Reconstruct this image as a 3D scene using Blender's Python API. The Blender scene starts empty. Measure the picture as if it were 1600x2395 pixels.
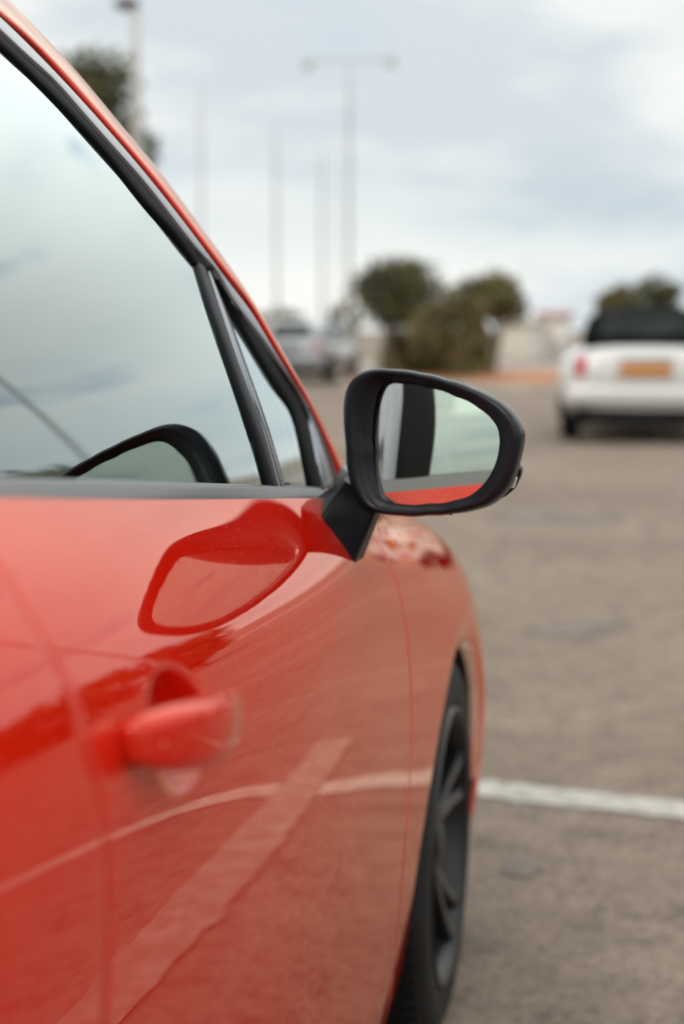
import bpy, bmesh, math, random
import numpy as np
from mathutils import Vector
random.seed(7); rng = np.random.default_rng(7)
S = bpy.context.scene
col = S.collection
# ------------------------------------------------------------------ camera
FPX, PW, PH = 3326.0, 1600.0, 2395.0
CAM = np.array([.25, 0, 1.18])
TH, PHI = math.atan(695/FPX), math.atan(427.5/FPX)
cam = bpy.data.cameras.new('camera'); co = bpy.data.objects.new('camera', cam); col.objects.link(co)
co.location = CAM; co.rotation_euler = (math.pi/2-PHI, 0, TH)
cam.sensor_fit = 'VERTICAL'; cam.sensor_height = 36; cam.sensor_width = 24
cam.lens = 36*FPX/PH; cam.clip_end = 3000; cam.clip_start = .02
cam.dof.use_dof = True; cam.dof.focus_distance = 1.38; cam.dof.aperture_fstop = 2.8
S.camera = co
S.view_settings.view_transform = 'Standard'; S.view_settings.look = 'None'
S.view_settings.exposure = 0.1; S.view_settings.gamma = 1
# ------------------------------------------------------------------ sky
SUN_EL, SUN_AZ = math.radians(38), math.radians(200)      # azimuth clockwise from +Y
W = bpy.data.worlds.new("World"); S.world = W; W.use_nodes = True
nt = W.node_tree; nt.nodes.clear()
def N(nt, t, **k):
    n = nt.nodes.new(t)
    for a, b in k.items():
        if a.startswith('i_'):
            n.inputs[a[2:].replace('_', ' ')].default_value = b
        else: setattr(n, a, b)
    return n
def L(nt, a, b): nt.links.new(a, b)
def ramp(nt, fac, stops):
    r = nt.nodes.new('ShaderNodeValToRGB'); e = r.color_ramp.elements
    while len(e) < len(stops): e.new(.5)
    for q, (p, c) in zip(e, stops):
        q.position = p; q.color = c if len(c) == 4 else (*c, 1)
    L(nt, fac, r.inputs[0]); return r.outputs[0]
def mixc(nt, f, a, b, mode='MIX'):
    m = nt.nodes.new('ShaderNodeMix'); m.data_type = 'RGBA'; m.blend_type = mode
    for s, v in ((0, f), (6, a), (7, b)):
        if hasattr(v, 'links'): L(nt, v, m.inputs[s])
        else: m.inputs[s].default_value = v if s == 0 or len(v) == 4 else (*v, 1)
    return m.outputs[2]
out = N(nt, 'ShaderNodeOutputWorld'); bg = N(nt, 'ShaderNodeBackground'); bg.inputs[1].default_value = .1
sky = N(nt, 'ShaderNodeTexSky', sky_type='NISHITA', sun_disc=False, sun_elevation=SUN_EL, sun_rotation=SUN_AZ, dust_density=3)
tc = N(nt, 'ShaderNodeTexCoord')
sep = N(nt, 'ShaderNodeSeparateXYZ'); L(nt, tc.outputs['Generated'], sep.inputs[0])
mp = N(nt, 'ShaderNodeMapping'); mp.inputs['Scale'].default_value = (1, 1, 3.2); mp.inputs['Location'].default_value = (.3, .1, .4)
L(nt, tc.outputs['Generated'], mp.inputs[0])
n1 = N(nt, 'ShaderNodeTexNoise', i_Scale=2.6, i_Detail=5, i_Roughness=.5); L(nt, mp.outputs[0], n1.inputs['Vector'])
n2 = N(nt, 'ShaderNodeTexNoise', i_Scale=6.5, i_Detail=3, i_Roughness=.45); L(nt, mp.outputs[0], n2.inputs['Vector'])
ccol = ramp(nt, n1.outputs[0], [(.36, (6.6, 7.2, 7.5)), (.43, (8.6, 8.8, 8.6)), (.50, (9.4, 9.4, 8.95)), (.64, (10.0, 9.9, 9.4))])
patch = ramp(nt, n2.outputs[0], [(.59, (0, 0, 0)), (.72, (1, 1, 1))])
c2 = mixc(nt, patch, ccol, (6.2, 6.9, 7.6))
band = ramp(nt, sep.outputs[2], [(0, (.95, .97, .98)), (.03, (.96, .98, .99)), (.075, (.82, .88, .92)), (.13, (.97, .98, .99)), (.22, (.99, 1, 1))])
c3 = mixc(nt, 1.0, c2, band, 'MULTIPLY')
upm = N(nt, 'ShaderNodeMapRange'); upm.interpolation_type = 'SMOOTHSTEP'; L(nt, sep.outputs[2], upm.inputs[0])
upm.inputs[1].default_value = .20; upm.inputs[2].default_value = .50; upm.inputs[3].default_value = 1.0; upm.inputs[4].default_value = 1.95
sc_ = N(nt, 'ShaderNodeVectorMath', operation='SCALE'); L(nt, c3, sc_.inputs[0]); L(nt, upm.outputs[0], sc_.inputs['Scale']); c3 = sc_.outputs[0]
c4 = mixc(nt, .97, sky.outputs[0], c3)
L(nt, c4, bg.inputs[0]); L(nt, bg.outputs[0], out.inputs[0])
sl = bpy.data.lights.new('sun', 'SUN'); sl.energy = .9; sl.angle = math.radians(12); sl.color = (1, .93, .83)
so = bpy.data.objects.new('sun', sl); col.objects.link(so)
d = Vector((math.sin(SUN_AZ)*math.cos(SUN_EL), math.cos(SUN_AZ)*math.cos(SUN_EL), math.sin(SUN_EL)))
so.rotation_euler = d.to_track_quat('Z', 'Y').to_euler(); so.location = (0, 0, 30)

# ------------------------------------------------------------------ tracing helpers
cF = np.array([-math.sin(TH)*math.cos(PHI), math.cos(TH)*math.cos(PHI), -math.sin(PHI)])
cR = np.array([math.cos(TH), math.sin(TH), 0]); cU = np.cross(cR, cF)
def ray(px, py): return cF+cR*(px-PW/2)/FPX-cU*(py-PH/2)/FPX
def hit(px, py, ax, v):
    r = ray(px, py); return CAM+r*((v-CAM[ax])/r[ax])
def gnd(px, py): return hit(px, py, 2, 0.0)
def at(px, py, y): return hit(px, py, 1, y)

# ------------------------------------------------------------------ materials
def mat(name, color=(.5, .5, .5), rough=.5, metal=0, coat=0, coat_ior=1.5, spec=.5, bump=None, var=None, vscale=8, sheen=0):
    m = bpy.data.materials.new(name); m.use_nodes = True; t = m.node_tree
    b = t.nodes['Principled BSDF']
    b.inputs['Base Color'].default_value = (*color, 1); b.inputs['Roughness'].default_value = rough
    b.inputs['Metallic'].default_value = metal; b.inputs['Coat Weight'].default_value = coat
    b.inputs['Coat IOR'].default_value = coat_ior; b.inputs['Coat Roughness'].default_value = .012
    b.inputs['Specular IOR Level'].default_value = spec
    tcn = N(t, 'ShaderNodeTexCoord')
    if var:
        n = N(t, 'ShaderNodeTexNoise', i_Scale=vscale, i_Detail=6); L(t, tcn.outputs['Object'], n.inputs['Vector'])
        c = ramp(t, n.outputs[0], [(.3, tuple(x*(1-var) for x in color)), (.7, tuple(min(1, x*(1+var)) for x in color))])
        L(t, c, b.inputs['Base Color'])
    if bump:
        n = N(t, 'ShaderNodeTexNoise', i_Scale=bump[0], i_Detail=4); L(t, tcn.outputs['Object'], n.inputs['Vector'])
        bn = N(t, 'ShaderNodeBump', i_Strength=bump[1], i_Distance=bump[2]); L(t, n.outputs[0], bn.inputs['Height'])
        L(t, bn.outputs[0], b.inputs['Normal'])
    return m
M = {}
M['red'] = mat('red_paint', (.52, .007, .001), .32, spec=0)
# fine dust on the clear coat
def dust(m):
    t = m.node_tree; b = t.nodes['Principled BSDF']; tcn = N(t, 'ShaderNodeTexCoord')
    n = N(t, 'ShaderNodeTexNoise', i_Scale=420, i_Detail=2); L(t, tcn.outputs['Object'], n.inputs['Vector'])
    r = ramp(t, n.outputs[0], [(.70, (0, 0, 0)), (.74, (1, 1, 1))])
    c = mixc(t, r, (.52, .007, .001), (.62, .34, .28)); L(t, c, b.inputs['Base Color'])
    n2 = N(t, 'ShaderNodeTexNoise', i_Scale=5, i_Detail=5); L(t, tcn.outputs['Object'], n2.inputs['Vector'])
    r2 = N(t, 'ShaderNodeMapRange'); L(t, n2.outputs[0], r2.inputs[0]); r2.inputs[3].default_value = .004; r2.inputs[4].default_value = .035
    L(t, r2.outputs[0], b.inputs['Coat Roughness'])
dust(M['red'])
def strong_coat(m, k, p, cmax=.9, rough=.006):
    """polished lacquer: mirror layer over the paint, growing towards grazing angles"""
    t = m.node_tree; b = t.nodes['Principled BSDF']; o = t.nodes['Material Output']; b.inputs['Coat Weight'].default_value = 0
    fr = N(t, 'ShaderNodeFresnel'); fr.inputs[0].default_value = 1.5
    pw = N(t, 'ShaderNodeMath', operation='POWER'); L(t, fr.outputs[0], pw.inputs[0]); pw.inputs[1].default_value = p
    mu = N(t, 'ShaderNodeMath', operation='MULTIPLY'); L(t, pw.outputs[0], mu.inputs[0]); mu.inputs[1].default_value = k
    mn = N(t, 'ShaderNodeMath', operation='MINIMUM'); L(t, mu.outputs[0], mn.inputs[0]); mn.inputs[1].default_value = cmax
    g = N(t, 'ShaderNodeBsdfGlossy'); g.inputs['Roughness'].default_value = rough; g.inputs[0].default_value = (1, 1, 1, 1)
    ms = N(t, 'ShaderNodeMixShader'); L(t, mn.outputs[0], ms.inputs[0]); L(t, b.outputs[0], ms.inputs[1]); L(t, g.outputs[0], ms.inputs[2])
    L(t, ms.outputs[0], o.inputs[0]); return g
strong_coat(M['red'], 1.35, 1.0, .85, .012).inputs[0].default_value = (1, .83, .70, 1)
M['gloss_black'] = mat('gloss_black', (.006, .006, .008), .12, coat=.5)
M['satin_black'] = mat('satin_black', (.005, .005, .007), .4, spec=.10, bump=(900, .05, .0005))
M['grey_plastic'] = mat('grey_plastic', (.009, .010, .013), .28, spec=.22, bump=(1400, .12, .0004))
M['rubber'] = mat('rubber', (.004, .004, .005), .6, spec=.06)
M['satin_metal'] = mat('satin_metal', (.34, .35, .37), .24, metal=.9)
M['moulding'] = mat('moulding_metal', (.13, .13, .135), .33, metal=.8)
M['bright_trim'] = mat('bright_trim', (.22, .23, .26), .2, metal=.9)
M['anthracite'] = mat('anthracite_trim', (.16, .16, .165), .33, metal=.7)
M['tyre'] = mat('tyre_rubber', (.010, .010, .011), .6, spec=.2, bump=(120, .25, .002), var=.3)
M['rim_dark'] = mat('rim_dark', (.008, .008, .009), .3, spec=.3)
M['rim_silver'] = mat('rim_silver', (.62, .63, .66), .22, metal=1)
M['rim_face'] = mat('rim_face', (.17, .18, .20), .3, metal=1)
M['disc'] = mat('brake_disc', (.35, .34, .33), .35, metal=1)
M['dark'] = mat('dark_liner', (.006, .006, .007), .8)
M['trim_int'] = mat('interior_trim', (.12, .145, .145), .6)
M['seat'] = mat('seat_fabric', (.055, .060, .062), .85, bump=(300, .4, .002))
M['liner'] = mat('roof_liner', (.22, .22, .21), .9)
M['mirror'] = mat('mirror_glass', (.98, .96, .84), .0, metal=1)
M['lens'] = mat('clear_lens', (.75, .76, .74), .06, coat=1, spec=.8, var=.3, vscale=40)
M['amber'] = mat('amber_lens', (.75, .28, .02), .15, coat=1)
def glass(name, tint, ior=1.5, k=1.0, p=1.0):
    m = bpy.data.materials.new(name); m.use_nodes = True; t = m.node_tree; t.nodes.clear()
    o = N(t, 'ShaderNodeOutputMaterial'); mx = N(t, 'ShaderNodeMixShader')
    fr = N(t, 'ShaderNodeFresnel'); fr.inputs[0].default_value = ior
    tr = N(t, 'ShaderNodeBsdfTransparent'); tr.inputs[0].default_value = (*tint, 1)
    gl = N(t, 'ShaderNodeBsdfGlossy'); gl.inputs['Roughness'].default_value = .0; gl.inputs[0].default_value = (.88, .99, 1, 1)
    geo = N(t, 'ShaderNodeNewGeometry')
    pw = N(t, 'ShaderNodeMath', operation='POWER'); L(t, fr.outputs[0], pw.inputs[0]); pw.inputs[1].default_value = p
    mu = N(t, 'ShaderNodeMath', operation='MULTIPLY'); mu.use_clamp = True; L(t, pw.outputs[0], mu.inputs[0]); mu.inputs[1].default_value = k
    L(t, mu.outputs[0], mx.inputs[0]); L(t, tr.outputs[0], mx.inputs[1]); L(t, gl.outputs[0], mx.inputs[2]); L(t, mx.outputs[0], o.inputs[0])
    return m
M['glass'] = glass('window_glass', (.82, .88, .86), 1.5, 1.36, .60)
M['screen'] = glass('windscreen_glass', (.85, .92, .90), 1.5)

# ------------------------------------------------------------------ object helpers
def link(name, me, parent=None, m=None, smooth=True):
    o = bpy.data.objects.new(name, me); col.objects.link(o)
    if m: me.materials.append(M[m] if isinstance(m, str) else m)
    if smooth: me.polygons.foreach_set('use_smooth', [True]*len(me.polygons))
    if parent:
        o.parent = parent; o.matrix_parent_inverse = parent.matrix_world.inverted() if False else o.matrix_parent_inverse
    return o
def mesh(name, V, Fc, m, parent=None, smooth=True):
    """V are world coordinates; kept so whatever the parent's location"""
    V = np.asarray(V, float)
    if parent is not None:
        V = V-np.array(worldloc(parent))
    me = bpy.data.meshes.new(name); me.from_pydata(V.tolist(), [], [list(map(int, f)) for f in Fc]); me.update()
    bm = bmesh.new(); bm.from_mesh(me); bmesh.ops.recalc_face_normals(bm, faces=bm.faces); bm.to_mesh(me); bm.free()
    return link(name, me, parent, m, smooth)
def worldloc(o):
    v = Vector((0, 0, 0))
    while o: v += o.location; o = o.parent
    return v
def empty(name, loc, label=None, cat=None, group=None):
    o = bpy.data.objects.new(name, None); col.objects.link(o); o.location = loc; o.empty_display_size = .2
    tag(o, label, cat, group); return o
def tag(o, label=None, cat=None, group=None, kind=None):
    if label: o['label'] = label
    if cat: o['category'] = cat
    if group: o['group'] = group
    if kind: o['kind'] = kind
    return o
def gridfaces(nu, nv, wrap_u=False, wrap_v=False, off=0):
    fs = []
    for i in range(nu if wrap_u else nu-1):
        for j in range(nv if wrap_v else nv-1):
            a = i*nv+j; b = ((i+1) % nu)*nv+j; c = ((i+1) % nu)*nv+(j+1) % nv; d = i*nv+(j+1) % nv
            fs.append((a+off, b+off, c+off, d+off))
    return fs
def grid(name, P, m, parent=None, wrap_u=False, wrap_v=False, solid=0, smooth=True, caps=False):
    P = np.asarray(P, float); nu, nv = P.shape[:2]
    fs = gridfaces(nu, nv, wrap_u, wrap_v)
    if caps:
        fs.append(tuple(range(nv))[::-1]); fs.append(tuple((nu-1)*nv+j for j in range(nv)))
    o = mesh(name, P.reshape(-1, 3), fs, m, parent, smooth)
    if solid:
        s = o.modifiers.new('thickness', 'SOLIDIFY'); s.thickness = abs(solid); s.offset = -1 if solid > 0 else 1
    return o
def box(x0, x1, y0, y1, z0, z1):
    V = [(x, y, z) for x in (x0, x1) for y in (y0, y1) for z in (z0, z1)]
    return V, [(0, 1, 3, 2), (4, 6, 7, 5), (0, 4, 5, 1), (2, 3, 7, 6), (0, 2, 6, 4), (1, 5, 7, 3)]
def boxo(name, b, m, parent=None, bev=0, seg=3, smooth=False):
    V, Fc = box(*b); o = mesh(name, V, Fc, m, parent, smooth or bev > 0)
    if bev:
        md = o.modifiers.new('bevel', 'BEVEL'); md.width = bev; md.segments = seg; md.limit_method = 'ANGLE'
    return o
def natspline(xs):
    """cardinal natural cubic spline: returns f(x)->(N,len(xs)) weights"""
    xs = np.asarray(xs, float); n = len(xs); h = np.diff(xs)
    A = np.zeros((n, n)); Bm = np.zeros((n, n)); A[0, 0] = A[-1, -1] = 1
    for i in range(1, n-1):
        A[i, i-1] = h[i-1]; A[i, i] = 2*(h[i-1]+h[i]); A[i, i+1] = h[i]
        Bm[i, i-1] = 6/h[i-1]; Bm[i, i+1] = 6/h[i]; Bm[i, i] = -6/h[i-1]-6/h[i]
    K = np.linalg.solve(A, Bm)
    def f(x):
        x = np.atleast_1d(np.asarray(x, float)); i = np.clip(np.searchsorted(xs, x)-1, 0, n-2)
        hh = h[i]; a = (xs[i+1]-x)/hh; b = (x-xs[i])/hh
        Wt = np.zeros((len(x), n)); r = np.arange(len(x))
        Wt[r, i] += a; Wt[r, i+1] += b
        Wt += ((a**3-a)*hh**2/6)[:, None]*K[i]+((b**3-b)*hh**2/6)[:, None]*K[i+1]
        return Wt
    return f
def curve(pts, n, k=None):
    """resample a 3D/2D polyline smoothly"""
    pts = np.asarray(pts, float); s = np.r_[0, np.cumsum(np.linalg.norm(np.diff(pts, axis=0), axis=1))]
    return natspline(s)(np.linspace(0, s[-1], n))@pts
def sweep(name, path, radii, m, parent=None, nseg=16, power=2.0, up=(0, 0, 1), caps=True):
    """tube along path; radii (n,2): sideways, up"""
    path = np.asarray(path, float); radii = np.broadcast_to(np.asarray(radii, float), (len(path), 2))
    T = np.gradient(path, axis=0); T /= np.linalg.norm(T, axis=1)[:, None]
    up = np.array(up, float); Sd = np.cross(T, up); Sd /= np.linalg.norm(Sd, axis=1)[:, None]; Uu = np.cross(Sd, T)
    a = np.linspace(0, 2*np.pi, nseg, endpoint=False)
    c = np.sign(np.cos(a))*abs(np.cos(a))**(2/power); s = np.sign(np.sin(a))*abs(np.sin(a))**(2/power)
    P = path[:, None]+Sd[:, None]*(radii[:, 0:1]*c)[..., None]+Uu[:, None]*(radii[:, 1:2]*s)[..., None]
    return grid(name, P, m, parent, wrap_v=True, caps=caps)

# ------------------------------------------------------------------ RED CAR: body surface
XC = -.91
ST = [-1.15, -.95, -.6, -.2, .25, .66, 1.2, 1.75, 2.05, 2.3, 2.6, 2.9, 3.12]
Z = [
 [1.03, 1.01, .99, .965, .935, .90, .86, .81, .73, .62, .50, .38, .28, .24],
 [1.10, 1.08, 1.06, 1.03, 1.00, .965, .925, .87, .78, .66, .52, .38, .27, .22],
 [1.155, 1.135, 1.115, 1.085, 1.05, 1.01, .965, .90, .80, .67, .52, .38, .26, .19],
 [1.16, 1.14, 1.118, 1.09, 1.057, 1.018, .97, .90, .80, .67, .52, .38, .26, .18],
 [1.143, 1.122, 1.100, 1.073, 1.040, 1.0, .955, .89, .795, .668, .52, .38, .26, .18],
 [1.096, 1.078, 1.057, 1.030, 1.000, .965, .925, .870, .780, .66, .52, .38, .26, .18],
 [1.031, 1.015, .997, .974, .946, .913, .875, .822, .74, .63, .505, .375, .26, .18],
 [.967, .954, .938, .918, .892, .862, .825, .775, .70, .60, .49, .37, .26, .18],
 [.932, .924, .912, .896, .874, .848, .815, .772, .705, .61, .49, .37, .26, .18],
 [.915, .905, .891, .872, .849, .822, .789, .745, .68, .58, .48, .37, .26, .18],
 [.862, .852, .839, .822, .799, .771, .736, .693, .635, .55, .47, .37, .26, .18],
 [.79, .778, .763, .745, .722, .695, .665, .63, .59, .53, .46, .37, .26, .18],
 [.71, .70, .69, .675, .657, .635, .61, .58, .55, .50, .44, .36, .26, .19]]
X = [
 [-.34, -.32, -.30, -.275, -.25, -.235, -.225, -.22, -.22, -.22, -.225, -.235, -.26, -.30],
 [-.22, -.20, -.175, -.15, -.125, -.105, -.092, -.085, -.083, -.083, -.086, -.10, -.12, -.16],
 [-.15, -.132, -.110, -.083, -.058, -.038, -.025, -.018, -.016, -.018, -.026, -.045, -.07, -.10],
 [-.118, -.102, -.082, -.058, -.036, -.018, -.008, -.004, -.004, -.008, -.020, -.040, -.066, -.095],
 [-.106, -.090, -.071, -.049, -.030, -.016, -.009, -.007, -.010, -.018, -.031, -.050, -.073, -.105],
 [-.100, -.084, -.065, -.045, -.028, -.017, -.0112, -.0105, -.016, -.027, -.040, -.056, -.078, -.11],
 [-.108, -.093, -.077, -.059, -.043, -.031, -.023, -.019, -.018, -.025, -.036, -.050, -.067, -.10],
 [-.118, -.104, -.090, -.075, -.061, -.049, -.040, -.033, -.0275, -.0305, -.038, -.047, -.058, -.09],
 [-.200, -.165, -.135, -.107, -.083, -.063, -.048, -.037, -.0265, -.0235, -.034, -.049, -.068, -.09],
 [-.245, -.200, -.162, -.128, -.098, -.074, -.055, -.038, -.0205, -.0175, -.030, -.047, -.066, -.09],
 [-.31, -.25, -.196, -.147, -.110, -.081, -.061, -.045, -.031, -.021, -.020, -.022, -.035, -.06],
 [-.40, -.34, -.290, -.245, -.208, -.178, -.156, -.140, -.125, -.115, -.112, -.115, -.125, -.15],
 [-.56, -.51, -.47, -.43, -.395, -.365, -.34, -.32, -.31, -.30, -.30, -.30, -.31, -.33]]
Z = np.array(Z); X = np.array(X); NR = Z.shape[1]
SY = natspline(ST)
def bsp(v):
    v = np.atleast_1d(np.asarray(v, float)); i = np.clip(np.floor(v).astype(int), 0, NR-2); t = v-i
    w = np.stack([(1-t)**3/6, (3*t**3-6*t**2+4)/6, (-3*t**3+3*t**2+3*t+1)/6, t**3/6], 1)
    Wt = np.zeros((len(v), NR+2)); r = np.arange(len(v))
    for k in range(4): Wt[r, i+k] += w[:, k]
    O = Wt[:, 1:-1].copy()          # end padding by linear extrapolation
    O[:, 0] += 2*Wt[:, 0]; O[:, 1] -= Wt[:, 0]; O[:, -1] += 2*Wt[:, -1]; O[:, -2] -= Wt[:, -1]
    return O
HC = (.803, .938)                     # centre of the finger dish behind the handle
def B(y, v, dish=True):
    sh = np.broadcast(y, v).shape
    y = np.broadcast_to(y, sh).ravel(); v = np.broadcast_to(v, sh).ravel()
    A = SY(y); Wv = bsp(v)
    x = np.einsum('ns,sk,nk->n', A, X, Wv); z = np.einsum('ns,sk,nk->n', A, Z, Wv)
    if dish:
        r2 = ((y-HC[0])/.056)**2+((z-(HC[1]-.1*(y-HC[0])))/.040)**2
        x = x-.022*np.clip(1-r2, 0, 1)**1.15
    for yc_ in (2.3, -.36):               # the skin curls in towards the wheel openings
        r_ = np.hypot(y-yc_, z-.318); x = x-.011*np.clip(1-(r_-.345)/.045, 0, 1)**2
    return np.stack([x, y, z], -1).reshape(*sh, 3)
VS_ = np.linspace(0, NR-1, 300)
def vz(y, z):
    """row parameter at which the skin at station y has height z"""
    vs = VS_; zz = B(np.full(300, y), vs, False)[:, 2]
    return float(np.interp(-z, -zz, vs))
def hitB(px, py):
    """where the line of sight meets the door skin"""
    r = ray(px, py); best = None
    for t in np.linspace(.5, 3.0, 1200):
        p = CAM+r*t
        if p[1] > 3.1: break
        v = vz(p[1], p[2]) if .2 < p[2] < 1.2 else None
        if v is None: continue
        if p[0] < B(p[1], v, False)[0][0] if B(p[1], v, False).ndim > 1 else p[0] < B(p[1], v, False)[0]:
            return p
    return None
car = empty('red_car', (-.91, 1.0, 0), 'red hatchback filling the left side, with black wing mirror', 'car')

def panel(name, ya, yb, va, vb, nu, nv, parent, m='red', lips='lrb', dist=None, gap=.0034, mirror=True, dish=True):
    """panel between y=ya(v) and y=yb(v), rows va(y)..vb(y), edges rolled inwards"""
    f = lambda q: q if callable(q) else (lambda a, q=q: q+0*a)
    ya, yb, va, vb = map(f, (ya, yb, va, vb))
    u = np.linspace(0, 1, nu) if dist is None else dist; w = np.linspace(0, 1, nv)
    Uu, Ww = np.meshgrid(u, w, indexing='ij')
    ymid = ya(5.0)+(yb(5.0)-ya(5.0))*Uu
    V = va(ymid)+(vb(ymid)-va(ymid))*Ww
    Y = (ya(V)+gap)+((yb(V)-gap)-(ya(V)+gap))*Uu
    V = va(Y)+(vb(Y)-va(Y))*Ww
    P = B(Y, V, dish)
    r = .003
    def roll(edge, sgn, axis):
        rows = []
        for a in (30, 60, 90):
            q = edge.copy(); q[:, axis] += sgn*r*math.sin(math.radians(a)); q[:, 0] -= r*(1-math.cos(math.radians(a))); rows.append(q)
        q = rows[-1].copy(); q[:, 0] -= .014; rows.append(q)
        return rows
    if 'l' in lips: P = np.concatenate([np.array(roll(P[0], -1, 1)[::-1]), P], 0)
    if 'r' in lips: P = np.concatenate([P, np.array(roll(P[-1], 1, 1))], 0)
    if 'b' in lips: P = np.concatenate([P, np.array(roll(P[:, -1], -1, 2)).transpose(1, 0, 2)], 1)
    o = grid(name, P, m, parent)
    if mirror:
        Q = P[::2, ::2].copy(); Q[..., 0] = 2*XC-Q[..., 0]; grid(name, Q, m, parent)
    return o
YG1 = lambda v: .66+.006*np.maximum(0, 3-v)-0*v          # rear edge of the front door
YG2 = lambda v: 1.775+.0*v                              # front edge of the front door
WC = np.array([2.3, .318]); WR = .345; YR = -.36
def archv(y, yc):
    y = np.atleast_1d(y); o = np.full(y.shape, NR-1.15)
    for i, q in np.ndenumerate(y):
        if abs(q-yc) < WR*.99999: o[i] = vz(q, WC[1]+math.sqrt(WR**2-(q-yc)**2))
    return o
def mk_vb(yc):
    ys = np.linspace(yc-.40, yc+.40, 4001); vv = archv(ys, yc); return lambda y: np.interp(y, ys, vv)
uu = np.r_[np.linspace(0, .30, 150, endpoint=False), np.linspace(.30, 1, 170)]
door = panel('front_door', YG1, YG2, .0, NR-2.0, 0, 230, car, dist=uu)
panel('rear_door', -.28, lambda v: YG1(v), .0, lambda y: np.interp(y, [-.6, -.02, .12], [6.0, 6.0, NR-2.0]) if False else np.minimum(NR-2.0, np.interp(y, [-.28, -.2, -.1, 0., .03, .10], [vz(-.2, .66), vz(-.2, .64), vz(-.1, .58), vz(0, .40), vz(.03, .30), NR-2.0])), 120, 90, car, dish=False)
# columns clustered at the vertical ends of the wheel arch
tt = np.linspace(0, np.pi, 90); yarch = WC[0]-WR*np.cos(tt)
colsF = np.r_[np.linspace(1.775, WC[0]-WR-.0003, 26), yarch[1:-1], np.linspace(WC[0]+WR+.001, 2.78, 20)]
vbF = mk_vb(WC[0]); YAF = WC[0]-WR; vF0 = vz(YAF, WC[1])
panel('front_fender', 1.775, 2.78, 0., lambda y: np.where(y < YAF+.0004, np.array([vF0+(yq_-YAF)*0 for yq_ in np.ravel(y)]).reshape(np.shape(y)), vbF(y)), 0, 120, car, dist=(colsF-1.775)/(2.78-1.775), lips='l', dish=False)
panel('fender_foot', 1.775, YAF-.004, vF0-.02, NR-1.1, 12, 20, car, lips='l', dish=False)
yr_ = YR-WR*np.cos(tt)
colsR = np.r_[np.linspace(-.93, YR-WR-.001, 16), yr_[1:60]]; colsR = colsR[colsR < -.283]; colsR = np.r_[colsR, -.28]
panel('rear_quarter_panel', -.93, -.28, 0., mk_vb(YR), 0, 80, car, dist=(colsR+.93)/.65, lips='r', dish=False)
panel('front_bumper', 2.78, 3.12, 0., NR-1.1, 40, 70, car, lips='', dish=False)
panel('rear_bumper', -1.15, -.93, 0., NR-1.1, 20, 50, car, lips='r', dish=False)
# sill under the doors
SLy = np.linspace(.02, 1.93, 60); 
P = np.array([[B(y, v, False)-np.array([.006, 0, 0]) for v in np.linspace(NR-2.15, NR-1, 14)] for y in SLy]).reshape(60, 14, 3)
grid('sill', P, 'gloss_black', car); Q = P.copy(); Q[..., 0] = 2*XC-Q[..., 0]; grid('sill', Q, 'gloss_black', car)
# inner shell so the shut lines read dark
ysi = np.r_[np.linspace(.02, 1.93, 80)]
P = B(ysi[:, None]+0*np.linspace(0, NR-1.5, 40)[None], np.linspace(0, NR-1.5, 40)[None]+0*ysi[:, None], False); P[..., 0] -= .034
grid('inner_shell', P, 'trim_int', car); Q = P.copy(); Q[..., 0] = 2*XC-Q[..., 0]; grid('inner_shell', Q, 'trim_int', car)
# arch lips
def arch_lip(yc):
    t = np.linspace(.02, np.pi-.02, 80) if yc > 0 else np.linspace(.02, np.pi-.02, 80)
    rows = []
    for a in t:
        y = yc-WR*math.cos(a); zz = WC[1]+WR*math.sin(a); z0 = zz
        p = B(y, vz(y, z0), False).reshape(3)
        c = np.array([p[0], yc, WC[1]]); rd = (p-c)/np.linalg.norm(p-c)
        rows.append([p+rd*.0005, p-rd*.004+[-.0025, 0, 0], p-rd*.009+[-.010, 0, 0], p-rd*.012+[-.015, 0, 0]])
    P = np.array(rows); grid('arch_lip', P, 'red', car); Q = P.copy(); Q[..., 0] = 2*XC-Q[..., 0]; grid('arch_lip', Q, 'red', car)
    # black liner
    rows = []
    for a in np.linspace(-.5, np.pi+.5, 60):
        y = yc-(WR-.012)*math.cos(a); z = WC[1]+(WR-.012)*math.sin(a); p0 = B(y, vz(y, min(max(z, .2), .8)), False).reshape(3)[0]-.02
        rows.append([[p0, y, z], [-.2, yc+(y-yc)*1.03, WC[1]+(z-WC[1])*1.03], [-.36, y, z], [-.37, yc, WC[1]]])
    P = np.array(rows); grid('wheel_liner', P, 'dark', car); Q = P.copy(); Q[..., 0] = 2*XC-Q[..., 0]; grid('wheel_liner', Q, 'dark', car)
arch_lip(WC[0]); arch_lip(YR)
# ---- bonnet, nose and tail
ys = np.linspace(1.80, 3.12, 70); E0 = B(ys, 0.05+0*ys, False)
w = np.linspace(0, 1, 40)
def crosspanel(name, E0, bow, m, inset=.004, lift=0):
    P = []
    for p, b in zip(E0, bow):
        x0 = p[0]-inset; xs_ = x0+(2*XC-2*x0)*w; k = (xs_-XC)/(x0-XC)
        P.append(np.stack([xs_, p[1]+0*xs_, p[2]+lift+b*(1-np.abs(k)**2.2)], -1))
    return grid(name, np.array(P), m, car)
crosspanel('bonnet', E0, np.linspace(.045, .05, 70), 'red')
def cap(name, y, sgn, m, bow, z0=0, z1=NR-1.1):
    e = B(np.full(50, y), np.linspace(z0, z1, 50), False)
    P = np.array([[[p[0]+(2*XC-2*p[0])*t, p[1]+sgn*bow*(1-abs(2*t-1)**2.5)*(.6+.4*math.sin(math.pi*i/49)), p[2]] for t in w] for i, p in enumerate(e)])
    return grid(name, P, m, car)
cap('front_grille_panel', 3.12, 1, 'gloss_black', .13); cap('tailgate', -1.15, -1, 'red', .06)
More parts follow.
